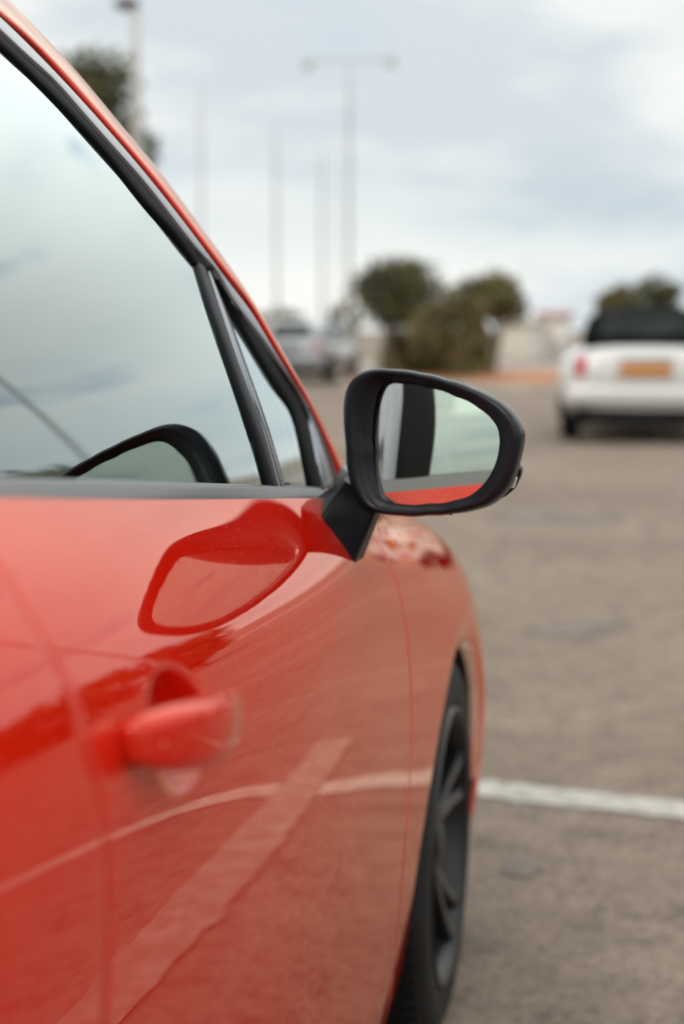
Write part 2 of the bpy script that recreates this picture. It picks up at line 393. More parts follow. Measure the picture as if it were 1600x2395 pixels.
# ------------------------------------------------------------------ greenhouse
def zb(y): return np.interp(y, [-1.1, -.6, -.2, .25, .7, 1.7, 2.3], [1.13, 1.165, 1.172, 1.152, 1.102, .987, .92])
def xb(y): return np.interp(y, [-1.1, -.6, -.2, .25, .7, 1.7, 2.2], [-.27, -.165, -.135, -.122, -.116, -.134, -.17])
def G(y, z, off=0.0):
    h = np.maximum(z-zb(y), -.05); return xb(y)-.20*h-.72*h*h+off
def hitG(px, py, off=0.0):
    r = ray(px, py); lo, hi = .5, 3.2
    for _ in range(50):
        t = (lo+hi)/2; p = CAM+r*t
        if p[0] > G(p[1], p[2], off): lo = t
        else: hi = t
    return CAM+r*lo
Zm8 = .44643; zm8 = lambda l: [(a*Zm8, b*Zm8) for a, b in l]
C0 = zm8([(0, 230), (150, 370), (300, 520), (450, 680), (600, 850), (750, 1040), (900, 1210), (1030, 1380)])
C0q = [(505, 660), (553, 745), (602, 832), (658, 923), (684, 969), (704, 1041), (725, 1142)]
C1 = zm8([(0, 170), (150, 310), (300, 450), (450, 620), (600, 790), (750, 960), (900, 1150), (1050, 1340)])+[(510, 648), (541, 700), (597, 777), (658, 869), (705, 942), (719, 974), (736, 1045), (755, 1145)]
C2 = zm8([(0, 97), (150, 242), (300, 397), (450, 558), (600, 727), (750, 903), (900, 1090), (1050, 1287), (1200, 1490)])+[(585, 730), (640, 822), (692, 905), (718, 950), (742, 1010), (779, 1125)]
C3 = zm8([(0, 80), (150, 210), (300, 362), (450, 530), (600, 702), (750, 876), (900, 1062), (1050, 1260), (1200, 1456)])+[(590, 722), (645, 814), (700, 905), (728, 958), (760, 1025), (799, 1112)]
C5 = [(20, 0), (89, 70), (179, 166), (268, 274), (370, 396), (446, 498), (536, 622), (620, 755), (690, 878), (725, 937), (765, 1012), (806, 1092)]
def tr(pts, off=0.0): return np.array([hitG(a, b, off) for a, b in pts])
def back(P, dz=0.0, dx=0.0):
    """carry a roof line on towards the tail"""
    z0 = P[0][2]; y0 = P[0][1]
    ex = []
    for y, z in ((-.72, 1.405), (-.3, 1.462), (.15, 1.492), (.55, 1.502), (.85, 1.492)):
        k = (y0-y); zz = z+dz
        if y < y0-.15: ex.append([G(y, zz)+dx, y, zz])
    return np.array(ex+[list(p) for p in P])
K0 = tr(C0); K1 = tr(C1, .004); K2 = tr(C2, .008); K3 = tr(C3, .008); K5 = tr(C5, .002)
top0 = K0[0][2]
def ribbon(name, A, Bc, offs, m, n=160, parent=None):
    """strip between two traced edges; offs: [(t, outward offset)]"""
    a = curve(A, n); b = curve(Bc, n); P = []
    for t, o in offs:
        q = a+(b-a)*t; q = q.copy(); q[:, 0] += o*.85; q[:, 2] += o*.4; P.append(q)
    P = np.array(P).transpose(1, 0, 2)
    return grid(name, P, m, parent or car)
R = lambda l: l
K0b = back(K0, -.045+0); K1b = back(K1, -.028); K2b = back(K2, -.012); K3b = back(K3, -.009); K5b = back(K5, .010)
# main window seal, then satin strip, thin seal, painted rail
nq = len(tr(C0)); K1m = back(tr(C1[:8]+[(500, 632)], .004), -.028)
ribbon('window_seal', K0b, K1m, [(-.01, -.006), (0, -.002), (.1, .0), (.5, .0005), (.9, .0), (1, -.004)], 'rubber', 200)
ribbon('window_strip', K1b, K2b, [(0, -.004), (.02, .002), (.1, .0028), (.9, .0022), (.98, .0015), (1, -.004)], 'bright_trim', 260)
ribbon('roof_seal', K2b, K3b, [(-.1, -.006), (.5, -.003), (1.1, -.006)], 'rubber', 260)
# painted A pillar / roof rail: side face, rounded over towards the windscreen
a = curve(K3b, 260); b = curve(K5b, 260); cols_ = []
for t, ox, oz in [(0, -.010, 0), (0, .000, 0), (.15, .0035, 0), (.45, .0045, 0), (.8, .003, 0), (1., 0, 0)]:
    q = a+(b-a)*t; q = q.copy(); q[:, 0] += ox; q[:, 2] += oz; cols_.append(q)
# inboard continuation
tg = np.gradient(b, axis=0); tg /= np.linalg.norm(tg, axis=1)[:, None]
inb = np.cross(tg, np.array([.88, 0, .47])); inb *= np.sign(inb[:, 2:3]+1e-9)   # up/forward normal to the rail edge
inb /= np.linalg.norm(inb, axis=1)[:, None]
for dxx, dup in [(.006, .0035), (.014, .006), (.026, .0075), (.045, .006), (.07, .001)]:
    q = b.copy(); q[:, 0] -= dxx; q += inb*dup; cols_.append(q)
rail = np.array(cols_).transpose(1, 0, 2)
grid('roof_pillar', rail, 'red', car)
Q = rail[::2].copy(); Q[..., 0] = 2*XC-Q[..., 0]; grid('roof_pillar', Q, 'red', car)
ed = rail[:, -1]                      # inner edge line: windscreen below the roof front edge, roof above
itop = int(np.argmin(abs(ed[:, 1]-1.02)))
def span(name, E, bow, m, solid=0):
    P = []
    for i, p in enumerate(E):
        xs_ = p[0]+(2*XC-2*p[0])*w; k = (xs_-XC)/(p[0]-XC); bb = bow(p)
        P.append(np.stack([xs_, p[1]+bb[0]*(1-k**2), p[2]+bb[1]*(1-k**2)], -1))
    return grid(name, np.array(P), m, car, solid=solid)
span('roof', ed[10:itop+1], lambda p: (0, .045), 'red')
r2 = ed[10:itop+1].copy(); r2[:, 2] -= .03; r2[:, 0] -= .0; span('roof_liner', r2, lambda p: (0, .04), 'liner')
span('windscreen', ed[itop+1:-2], lambda p: (.10, .04), 'screen')
span('rear_window', np.array([[-.36, -.80, 1.40], [-.34, -.97, 1.28], [-.32, -1.12, 1.10]]), lambda p: (-.05, .02), 'screen')
e1 = B(np.linspace(-1.15, -.78, 20), np.zeros(20), False); crosspanel('tailgate_top', e1, np.full(20, .02), 'gloss_black')
# dividing bar between the main and the quarter glass
dl = [(462, 614), (502, 740), (547, 868), (594, 1010), (631, 1138)]; dm = [(481, 611), (523, 738), (568, 868), (612, 990), (655, 1140)]; dr = [(484, 612), (536, 738), (584, 868), (630, 1000), (671, 1140)]
Dl, Dm, Dr = tr(dl, .001), tr(dm, .001), tr(dr, .001)
ribbon('window_divider', Dl, Dm, [(-.01, -.006), (0, -.003), (.12, .0), (.5, .001), (.88, .0), (1, -.003)], 'satin_black', 60)
ribbon('divider_trim', Dm, Dr, [(0, -.002), (.08, .0005), (.92, .0), (1, -.005)], 'bright_trim', 60)
# quarter glass seal
K0q = tr(C0q, -.002); K1q = tr(C1[8:], .004)
K0q[0] = tr([(486, 622)], -.002)[0]
ribbon('quarter_seal', K0q, np.vstack([tr([(492, 618)], .004), K1q]), [(-.01, -.004), (0, -.001), (.25, .001), (.5, .001), (.9, .000), (1, -.004)], 'rubber', 90)
# black sail triangle with two grey ribs between strip and pillar foot
sA = tr([(712, 958), (722, 985), (740, 1050), (760, 1145)], .004); sB = tr([(716, 950), (738, 1000), (768, 1065), (800, 1132)], .004)
ribbon('sail_panel', sA, sB, [(0, 0), (.5, .001), (1, 0)], 'gloss_black', 40)
for a1, b1 in ((.22, .36), (.66, .86)):
    ribbon('sail_rib', sA+(sB-sA)*a1, sA+(sB-sA)*b1, [(0, .001), (.1, .006), (.8, .003), (1, .001)], 'bright_trim', 40)
# side glass
def sideglass(name, y0, y1, ztopf, off, mtl='glass', nu=60, nv=30, zlow=-.03):
    P = []
    for y in np.linspace(y0, y1, nu):
        z0 = zb(y)+zlow; z1 = max(z0+.004, ztopf(y)); P.append([[G(y, z, off), y, z] for z in np.linspace(z0, z1, nv)])
    P = np.array(P); o = grid(name, P, mtl, car, solid=.004)
    Q = P[::2, ::2].copy(); Q[..., 0] = 2*XC-Q[..., 0]; grid(name, Q, mtl, car, solid=.004)
    return o
cK = curve(K0b, 200); order = np.argsort(cK[:, 1]); zt_main = lambda y: np.interp(y, cK[order, 1], cK[order, 2])+.012
cD = curve(Dm, 40); o2 = np.argsort(cD[:, 1])
yD0, yD1 = cD[:, 1].min(), cD[:, 1].max()
def zt_front(y): return zt_main(y)
# main glass cut along the divider: use sheared columns
def glass_between(name, ybot0, ytop0, ybot1, ytop1, ztopf, off):
    P = []
    for u in np.linspace(0, 1, 70):
        rowp = []
        for v in np.linspace(0, 1, 30):
            yb_ = ybot0+(ybot1-ybot0)*u; yt_ = ytop0+(ytop1-ytop0)*u; y = yb_+(yt_-yb_)*v
            zl = zb(yb_)-.03; zh = ztopf(yt_); z = zl+(zh-zl)*v; rowp.append([G(y, z, off), y, z])
        P.append(rowp)
    P = np.array(P); grid(name, P, 'glass', car, solid=.004); Q = P[::2, ::2].copy(); Q[..., 0] = 2*XC-Q[..., 0]; grid(name, Q, 'glass', car, solid=.004)
pb, pt = cD[-1], cD[0]
glass_between('front_door_window', .60, .60, pb[1], pt[1], zt_main, -.004)
q0 = curve(K0q, 40)
# quarter glass: fan between divider and its seal
P = []
dd = curve(Dr, 40); ss = curve(K0q, 40)
for i in range(40): P.append([dd[i]+(ss[i]-dd[i])*t+np.array([-.002, 0, 0]) for t in np.linspace(-.1, 1.15, 12)])
P = np.array(P); grid('quarter_window', P, 'glass', car, solid=.004)
sideglass('rear_door_window', -.42, .56, zt_main, -.004)
# B and C pillars
def pillar(name, y0, y1, m, off):
    P = [[[G(y, z, off), y, z] for z in np.linspace(zb(y)-.02, zt_main(y)+.02, 24)] for y in np.linspace(y0, y1, 6)]
    P = np.array(P); grid(name, P, m, car, solid=.03); Q = P.copy(); Q[..., 0] = 2*XC-Q[..., 0]; grid(name, Q, m, car, solid=.03)
pillar('door_pillar', .555, .645, 'satin_black', -.001); pillar('rear_pillar', -.80, -.42, 'red', .003)
# belt moulding: satin strip under the glass
yy = np.linspace(-.42, 1.70, 160); prof = []
for y in yy:
    zt = zb(y); zl = B(y, 0., False).reshape(3)[2]-.002; x0 = xb(y); hgt = zt-zl+.004
    prof.append([[x0-.02, y, zt-.001], [x0-.002, y, zt+.0005], [x0+.003, y, zt-.0008], [x0+.0055, y, zt-.004], [x0+.009, y, zt-hgt*.5], [x0+.0125, y, zt-hgt*.78], [x0+.013, y, zt-hgt*.92], [x0+.010, y, zt-hgt], [x0-.01, y, zt-hgt-.001]])
grid('belt_moulding', prof, 'moulding', car); Q = np.array(prof)[::2]; Q[..., 0] = 2*XC-Q[..., 0]; grid('belt_moulding', Q, 'moulding', car)
# ---- door handle (child of the door)
t = np.linspace(0, 1, 60)
hy = .704+(.880-.704)*t; hz = .960-.024*t-.003*np.sin(np.pi*t)
sx = np.array([B(a, vz(a, c), False).reshape(3)[0] for a, c in zip(hy, hz)])
e = np.sin(np.pi*np.clip(t, .0, 1))**.36
hx = sx-.006+.034*np.clip(e, 0, 1)*(1-.25*t)
ra = np.stack([.004+.0095*e, (.006+.0175*e)*(1-.40*t)], 1)
hd = sweep('door_handle', np.stack([hx, hy, hz], 1), ra, 'red', door, nseg=44, power=3.6)
# ------------------------------------------------------------------ side mirror
MY = 1.512
o2p = lambda l: np.array([(650+a*.41454, 800+b*.41454) for a, b in l])
OUT = o2p([(375, 320), (371, 420), (378, 520), (385, 600), (395, 740), (415, 820), (440, 880), (475, 925), (520, 955), (600, 973), (700, 981), (850, 978), (1000, 966), (1130, 945), (1200, 925), (1260, 885), (1310, 830), (1345, 760), (1370, 670), (1390, 590), (1398, 530), (1385, 475), (1340, 400), (1290, 350), (1200, 296), (1100, 253), (950, 207), (800, 172), (650, 154), (520, 152), (460, 172), (415, 218), (388, 262)])
GLS = o2p([(600, 232), (700, 238), (850, 264), (1000, 310), (1130, 373), (1200, 428), (1240, 485), (1250, 540), (1240, 640), (1210, 725), (1150, 812), (1080, 868), (1000, 890), (850, 906), (700, 909), (620, 900), (585, 875), (560, 780), (545, 620), (538, 480), (548, 370), (568, 275)])
ctr = o2p([(900, 570)])[0]
def polar(pts, n=144):
    d_ = pts-ctr; a = np.arctan2(d_[:, 1], d_[:, 0]); r = np.hypot(d_[:, 0], d_[:, 1]); i = np.argsort(a); a, r = a[i], r[i]
    aa = np.r_[a-2*np.pi, a, a+2*np.pi]; rr = np.r_[r, r, r]; th_ = np.linspace(-np.pi, np.pi, n, endpoint=False)
    q = natspline(aa)(th_)@rr if False else np.interp(th_, aa, rr)
    for _ in range(2): q = .25*np.roll(q, 1)+.5*q+.25*np.roll(q, -1)
    return ctr+np.stack([np.cos(th_), np.sin(th_)], 1)*q[:, None]
PO, PG = polar(OUT), polar(GLS)
mc = at(*ctr, MY)
def onplane(px, tiltdeg, dy, pitch=0):
    ta = math.radians(tiltdeg); n = np.array([-math.sin(ta), -math.cos(ta), math.sin(math.radians(pitch))]); c = mc+np.array([0, dy, 0])
    r = ray(*px); return CAM+r*(np.dot(c-CAM, n)/np.dot(r, n))
def ring(t_, tilt, dy): return np.array([onplane(g+(o-g)*t_, tilt, dy) for g, o in zip(PG, PO)])
GT, GP = 26.5, 2.6
GLT = np.array([onplane(g+(o-g)*.07, GT, .0105, GP) for g, o in zip(PG, PO)])
rings = [ring(.0, GT, .0075), ring(.10, GT, .006), ring(.24, 25.5, .004), ring(.40, 24, .0005), ring(.58, 22, -.0035), ring(.76, 20, -.0035), ring(.90, 17, .002), ring(1.0, 15, .014)]
# shift so the ring planes meet: mirror pod shell behind the rim
bz = rings[-1]; cc = bz.mean(0)
def shr(k, dy, dx=0, dz=0): q = cc+(bz-cc)*k; q = q.copy(); q[:, 1] += dy; q[:, 0] += dx; q[:, 2] += dz; return q
mir = grid('side_mirror', np.array([shr(.985, .002), shr(.99, .012), shr(.965, .034), shr(.90, .056), shr(.76, .076), shr(.55, .090), shr(.25, .098), shr(.02, .1)]), 'gloss_black', car, wrap_v=True)
grid('mirror_bezel', np.array(rings), 'grey_plastic', mir, wrap_v=True)
mg = mesh('mirror_glass', GLT, [tuple(range(len(GLT)))], 'mirror', mir, smooth=False)
# arm: from the door skin up to the pod
b1, b2 = hitB(750, 1212), hitB(829, 1318)
t1 = at(803, 1122, MY+.045); t2 = at(886, 1180, MY+.040)
b2f = hitB(855, 1307)+np.array([-.002, .0, 0]); t2f = at(899, 1180, MY+.075)
b1f = b1+np.array([-.03, .09, .01]); t1f = t1+np.array([-.005, .05, 0])
arm = []
def rounded(C4, k=.10):
    o_ = []
    for i in range(4):
        c0, c1, c2_ = C4[i-1], C4[i], C4[(i+1) % 4]
        pa, pb_ = c1+(c0-c1)*k, c1+(c2_-c1)*k
        for t_ in np.linspace(0, 1, 6): o_.append((1-t_)**2*pa+2*t_*(1-t_)*c1+t_**2*pb_)
        pc = c2_+(c1-c2_)*k
        for t_ in (.2, .5, .8): o_.append(pb_+(pc-pb_)*t_)
    return o_
for kk in np.r_[-.15, np.linspace(0, 1, 16)]:
    L_ = lambda a_, c_: a_+(c_-a_)*kk
    arm.append(rounded([L_(b1, t1), L_(b2, t2), L_(b2f, t2f), L_(b1f, t1f)]))
ao = grid('mirror_arm', np.array(arm), 'satin_black', mir, wrap_v=True, caps=True, smooth=True)
# side repeater lens, lower fin, drain pin
def blob(name, pts, y, depth, m, parent, bev=.0015):
    A = np.array([at(a, b, y) for a, b in pts]); n = len(A); Bk = A+np.array([0, depth, 0])
    fs = [tuple(range(n)), tuple(range(2*n-1, n-1, -1))]+[(i, (i+1) % n, n+(i+1) % n, n+i) for i in range(n)]
    o = mesh(name, np.vstack([A, Bk]), fs, m, parent, smooth=True)
    md = o.modifiers.new('bevel', 'BEVEL'); md.width = bev; md.segments = 2; md.limit_method = 'ANGLE'
    return o
blob('mirror_fin', o2p([(1300, 700), (1350, 695), (1372, 725), (1365, 765), (1335, 830), (1290, 868), (1245, 893), (1210, 905), (1180, 880), (1290, 800)]), MY+.014, .03, 'satin_black', mir)
ln = blob('indicator_lens', o2p([(1318, 765), (1352, 762), (1334, 824), (1296, 826)]), MY+.010, .02, 'lens', mir, .001)
for j in range(3):
    x_ = 1325-j*6; blob('reflector_bar', o2p([(x_, 778+j*14), (x_+20, 776+j*14), (x_+17, 784+j*14), (x_-3, 786+j*14)]), MY+.009, .003, 'satin_metal', mir, .0004)
blob('drain_pin', o2p([(962, 966), (986, 966), (984, 977), (966, 978)]), MY+.006, .006, 'satin_black', mir, .001)
# little cover between belt strip and pillar foot
cv = [at(783, 1130, 1.64), at(800, 1096, 1.66), at(812, 1120, 1.64), at(808, 1165, 1.62), at(786, 1168, 1.62)]
blob('mirror_foot', [(779, 1132), (800, 1090), (818, 1110), (816, 1170), (779, 1168)], 1.665, .04, 'anthracite', mir)
# ------------------------------------------------------------------ wheels
def wheel(yc, xo, sgn):
    """sgn=+1: outer face towards +x"""
    c = np.array([xo, yc, WC[1]])
    R0 = .318
    def lathe(pr, n=96):
        a = np.linspace(0, 2*np.pi, n, endpoint=False)
        return np.array([[[xo+sgn*x, yc+r*math.cos(q), WC[1]+r*math.sin(q)] for x, r in pr] for q in a])
    tyre_p = [(-.20, .235), (-.215, .26), (-.21, .295), (-.19, .314), (-.11, .318), (-.03, .314), (-.012, .304), (-.002, .285), (0, .265), (-.004, .25), (-.003, .243), (-.010, .232), (-.016, .228)]
    w_ = grid('wheel', lathe(tyre_p), 'tyre', car, wrap_u=True)
    # tread blocks joined
    V, Fc = [], []
    for k in range(72):
        a = 2*np.pi*k/72
        for xx in (-.185, -.145, -.105, -.065, -.03):
            a0 = a+xx*.6
            pts = []
            for da, rr in ((-.022, .3165), (.022, .3165), (.022, .3205), (-.022, .3205)):
                for dx in (-.014, .014): pts.append((xo+sgn*(xx+dx), yc+rr*math.cos(a0+da), WC[1]+rr*math.sin(a0+da)))
            o_ = len(V); V += pts; Fc += [tuple(o_+i for i in f) for f in ((0, 1, 3, 2), (2, 3, 5, 4), (4, 5, 7, 6), (6, 7, 1, 0), (0, 2, 4, 6), (1, 7, 5, 3))]
    tag(mesh('tread', V, Fc, 'tyre', w_, smooth=False), kind='stuff')
    grid('rim', lathe([(-.012, .232), (-.002, .230), (-.002, .226), (-.012, .221), (-.03, .214), (-.12, .208), (-.19, .215), (-.20, .235)]), 'rim_dark', w_, wrap_u=True)
    grid('rim_edge', lathe([(-.004, .2305), (.0005, .229), (.0005, .2265), (-.005, .224)]), 'rim_dark', w_, wrap_u=True)
    grid('brake_disc', lathe([(-.13, .06), (-.13, .155), (-.155, .155), (-.155, .06)]), 'disc', w_, wrap_u=True)
    hub = lathe([(-.02, .001), (-.018, .03), (-.026, .034), (-.03, .06), (-.06, .07), (-.13, .075)]); grid('hub', hub, 'rim_dark', w_, wrap_u=True)
    for k in range(5):
        for s in (-1, 1):
            a0 = 2*np.pi*k/5+.25; V = []
            for r, wd, dp, spr in ((.045, .016, -.030, .05), (.10, .012, -.030, .10), (.16, .010, -.022, .14), (.205, .011, -.012, .165), (.226, .014, -.008, .17)):
                aa = a0+s*spr
                ur = np.array([math.cos(aa), math.sin(aa)]); ut = np.array([-ur[1], ur[0]])
                for (uu_, dd_) in ((-wd, dp-.030), (-wd, dp-.004), (-wd*.6, dp), (wd*.6, dp), (wd, dp-.004), (wd, dp-.030)):
                    q = ur*r+ut*uu_; V.append((xo+sgn*dd_, yc+q[0], WC[1]+q[1]))
            sp = grid('spoke', np.array(V).reshape(5, 6, 3), 'rim_dark', w_, smooth=False)
            # machined face
            Vf = np.array(V).reshape(5, 6, 3)[:, 2:4].copy(); Vf[..., 0] += sgn*.0012
            Vf = np.concatenate([Vf, Vf[:, ::-1]-np.array([sgn*.002, 0, 0])], 1); grid('spoke_face', Vf, 'rim_face', w_, wrap_v=True, smooth=False)
    return w_
wheel(WC[0], -.040, 1); wheel(YR, -.03, 1); wheel(WC[0], 2*XC+.03, -1); wheel(YR, 2*XC+.03, -1)
boxo('underbody', (XC-.78, XC+.78, -1.0, 3.0, .17, .24), 'dark', car)
# headlamp on the front corner
P = B(np.linspace(2.58, 2.98, 40)[:, None]+0*np.linspace(.9, 4.6, 20)[None], np.linspace(.9, 4.6, 20)[None]+.0*np.linspace(2.6, 2.95, 40)[:, None], False)
yyh = np.linspace(2.58, 2.98, 40); vv0 = np.interp(yyh, [2.58, 2.75, 2.98], [2.3, 1.4, 1.2]); vv1 = np.interp(yyh, [2.58, 2.75, 2.98], [3.0, 5.0, 6.0])
P = np.array([[B(y, a+(b_-a)*q, False).reshape(3)+np.array([.004*math.sin(math.pi*q)+.001, 0, .002]) for q in np.linspace(0, 1, 20)] for y, a, b_ in zip(yyh, vv0, vv1)])
grid('headlamp', P, 'lens', car); Q = P.copy(); Q[..., 0] = 2*XC-Q[..., 0]; grid('headlamp', Q, 'lens', car)
# ---- interior
boxo('dashboard', (-1.66, -.20, 1.42, 1.86, .62, .985), 'trim_int', car, .05)
boxo('cabin_floor', (-1.70, -.14, -.9, 1.8, .25, .30), 'trim_int', car)
boxo('door_card', (-.165, -.135, .1, 1.75, .32, .985), 'trim_int', car, .01)
boxo('door_card', (-1.685, -1.655, .1, 1.75, .32, .985), 'trim_int', car, .01)
boxo('bulkhead', (-1.66, -.18, 1.84, 1.90, .25, .95), 'trim_int', car)
def seat(xc_):
    s = sweep('front_seat', curve([(xc_, 1.10, .50), (xc_, .80, .46), (xc_, .60, .50), (xc_, .52, .62), (xc_, .46, .82), (xc_, .40, 1.02), (xc_, .375, 1.12)], 40), np.stack([np.linspace(.24, .215, 40)*np.r_[np.ones(32), np.linspace(1, .65, 8)], np.full(40, .065)], 1), 'seat', car, nseg=24, power=3.2, up=(0, .8, .6))
    sweep('headrest', curve([(xc_, .375, 1.13), (xc_, .365, 1.18), (xc_, .36, 1.26), (xc_, .365, 1.31)], 14), np.stack([[.05, .11, .125, .13, .133, .135, .135, .135, .133, .13, .125, .12, .10, .05], [.03, .04, .05, .05, .05, .05, .05, .05, .05, .05, .05, .045, .04, .02]], 1), 'seat', s, nseg=20, power=2.8, up=(0, 1, .1))
seat(-.50); seat(-1.30)
boxo('rear_bench', (-1.60, -.22, -.50, -.34, .45, 1.12), 'seat', car, .06)
for x_ in (-.50, -1.30): boxo('rear_headrest', (x_-.12, x_+.12, -.52, -.43, 1.14, 1.28), 'seat', car, .04)
a = np.linspace(0, 2*np.pi, 48, endpoint=False)
rw = np.array([[-.52+.185*math.cos(q), 1.24+.185*math.sin(q)*.42, .93+.185*math.sin(q)*.9] for q in a])
P = []
for i, q in enumerate(a):
    rd = (rw[i]-np.array([-.52, 1.24, .93])); rd /= np.linalg.norm(rd); nn = np.array([0, .9, -.42])
    P.append([rw[i]+.015*(math.cos(b_)*rd+math.sin(b_)*nn) for b_ in np.linspace(0, 2*np.pi, 12, endpoint=False)])
sw = grid('steering_wheel', P, 'trim_int', car, wrap_u=True, wrap_v=True)
boxo('steering_boss', (-.58, -.46, 1.23, 1.30, .87, .97), 'trim_int', sw, .02)

# ------------------------------------------------------------------ ground and setting
def ground_mat():
    m = bpy.data.materials.new('dusty_asphalt'); m.use_nodes = True; t = m.node_tree; b = t.nodes['Principled BSDF']
    tcn = N(t, 'ShaderNodeTexCoord'); V = tcn.outputs['Object']
    a = N(t, 'ShaderNodeTexNoise', i_Scale=.55, i_Detail=8, i_Roughness=.6); L(t, V, a.inputs['Vector'])
    c = N(t, 'ShaderNodeTexNoise', i_Scale=7.5, i_Detail=8, i_Roughness=.72); L(t, V, c.inputs['Vector'])
    f = N(t, 'ShaderNodeTexNoise', i_Scale=160, i_Detail=3, i_Roughness=.7); L(t, V, f.inputs['Vector'])
    c1 = ramp(t, a.outputs[0], [(.3, (.142, .110, .086)), (.5, (.182, .144, .114)), (.7, (.215, .175, .142))])
    c2 = ramp(t, c.outputs[0], [(.34, (.58, .56, .55)), (.46, (.92, .91, .90)), (.60, (1.12, 1.10, 1.08))])
    c3 = ramp(t, f.outputs[0], [(.3, (.55, .55, .56)), (.5, (1, 1, 1)), (.72, (1.5, 1.5, 1.48))])
    x = mixc(t, 1.0, c1, c2, 'MULTIPLY'); x = mixc(t, 1.0, x, c3, 'MULTIPLY')
    g2 = N(t, 'ShaderNodeTexNoise', i_Scale=38, i_Detail=4, i_Roughness=.8); L(t, V, g2.inputs['Vector'])
    x = mixc(t, 1.0, x, ramp(t, g2.outputs[0], [(.34, (.60, .58, .57)), (.48, (1, 1, 1)), (.66, (1.25, 1.24, 1.22))]), 'MULTIPLY')
    L(t, x, b.inputs['Base Color']); b.inputs['Roughness'].default_value = .85; b.inputs['Specular IOR Level'].default_value = .25
    bn = N(t, 'ShaderNodeBump', i_Strength=.6, i_Distance=.006); L(t, f.outputs[0], bn.inputs['Height']); L(t, bn.outputs[0], b.inputs['Normal'])
    return m
M['ground'] = ground_mat()
def flat(name, pts, z, m):
    return tag(mesh(name, [(x, y, z) for x, y in pts], [tuple(range(len(pts)))], m, None, False), kind='structure')
flat('parking_ground', [(-600, -300), (600, -300), (600, 900), (-600, 900)], 0, 'ground')
M['line'] = mat('worn_white_paint', (.34, .32, .285), .7, var=.32, vscale=22, bump=(160, .5, .004))
def line(p, q, wd, z=.004):
    p, q = np.array(p, float), np.array(q, float); d_ = (q-p)/np.linalg.norm(q-p); n_ = np.array([-d_[1], d_[0]])*wd/2
    flat('painted_line', [p-n_, q-n_, q+n_, p+n_], z, 'line')
M['worn_line'] = mat('very_worn_paint', (.30, .255, .21), .8, var=.35, vscale=9, bump=(160, .5, .004))
def worn(p, q, wd, z, n=150):
    p, q = np.array(p, float), np.array(q, float); d_ = (q-p)/np.linalg.norm(q-p); n_ = np.array([-d_[1], d_[0]])
    e1_ = np.cumsum(rng.normal(size=n))*.002; e2_ = np.cumsum(rng.normal(size=n))*.002
    e1_ -= np.linspace(e1_[0], e1_[-1], n); e2_ -= np.linspace(e2_[0], e2_[-1], n)
    V = []
    for i in range(n):
        c_ = p+(q-p)*i/(n-1)
        for k_2 in (-wd/2+e1_[i]+rng.normal()*.004, wd/2+e2_[i]+rng.normal()*.004): a_ = c_+n_*k_2; V.append((a_[0], a_[1], z))
    return tag(mesh('painted_line', V, [(2*i, 2*i+1, 2*i+3, 2*i+2) for i in range(n-1)], 'worn_line', None, False), kind='structure')
t_ = M['worn_line'].node_tree; b_ = t_.nodes['Principled BSDF']; tn = N(t_, 'ShaderNodeTexCoord')
w1 = N(t_, 'ShaderNodeTexNoise', i_Scale=13, i_Detail=9, i_Roughness=.75); L(t_, tn.outputs['Object'], w1.inputs['Vector'])
L(t_, ramp(t_, w1.outputs[0], [(.44, (.205, .165, .130)), (.50, (.235, .198, .160)), (.60, (.29, .255, .215))]), b_.inputs['Base Color'])
worn((.475, 4.05), (.51, -3), .12, .008)
worn((-6, 4.33), (9, 2.35), .13, .004, 500).data.materials[0] = M['line']
flat('painted_line', [(3.2, 3.0), (3.3, 3.0), (3.7, -3), (3.6, -3)], .004, 'line')
# planting island: pale kerb, orange earth
M['kerb'] = mat('pale_kerb', (.42, .38, .33), .8, var=.15, vscale=3)
M['earth'] = mat('orange_earth', (.36, .14, .055), .95, var=.35, vscale=1.2, bump=(3, .5, .1))
def prism(name, pts, z0, z1, m, parent=None, bev=0):
    n = len(pts); V = [(x, y, z0) for x, y in pts]+[(x, y, z1) for x, y in pts]
    Fc = [tuple(range(n)), tuple(range(n, 2*n))]+[(i, (i+1) % n, n+(i+1) % n, n+i) for i in range(n)]
    return mesh(name, V, Fc, m, parent, False)
kx = np.linspace(-5.6, 3.4, 10)
kerb = empty('kerb', (-5, 28, 0)); tag(kerb, kind='structure')
yk = lambda x: 28.0+.03*(x+5)
for i in range(9):
    x0, x1 = kx[i]+.006, kx[i+1]-.006
    o = prism('kerb_stone', [(x0, yk(x0)), (x1, yk(x1)), (x1, yk(x1)+.28), (x0, yk(x0)+.28)], 0, .13, 'kerb', kerb)
tag(prism('island_earth', [(-5.6, 28.27), (3.4, 28.53), (3.2, 36), (-5.6, 35.5)], .0, .16, 'earth'), kind='structure')
tag(prism('road', [(-80, 39), (80, 41), (80, 52), (-80, 50)], 0, .004, mat('far_road', (.23, .20, .18), .8, var=.1, vscale=.5)), kind='structure')
# grass tufts on the island
M['grass'] = mat('dry_grass', (.16, .17, .045), .9, var=.35, vscale=2)
def tufts(name, x0, x1, y0, y1, n, h, m):
    V, Fc = [], []
    for _ in range(n):
        x, y = random.uniform(x0, x1), random.uniform(y0, y1); a_ = random.uniform(0, 6.28); hh = h*random.uniform(.5, 1.2); o_ = len(V)
        V += [(x, y, .15), (x+.05*math.cos(a_), y+.05*math.sin(a_), .15), (x+random.gauss(0, .08), y+random.gauss(0, .08), .15+hh)]; Fc.append((o_, o_+1, o_+2))
    return tag(mesh(name, V, Fc, m, None, False), 'dry yellow green grass along the planting island', 'grass', kind='stuff')
tufts('grass', -5.5, -3.4, 31.5, 35.5, 5000, .95, 'grass')
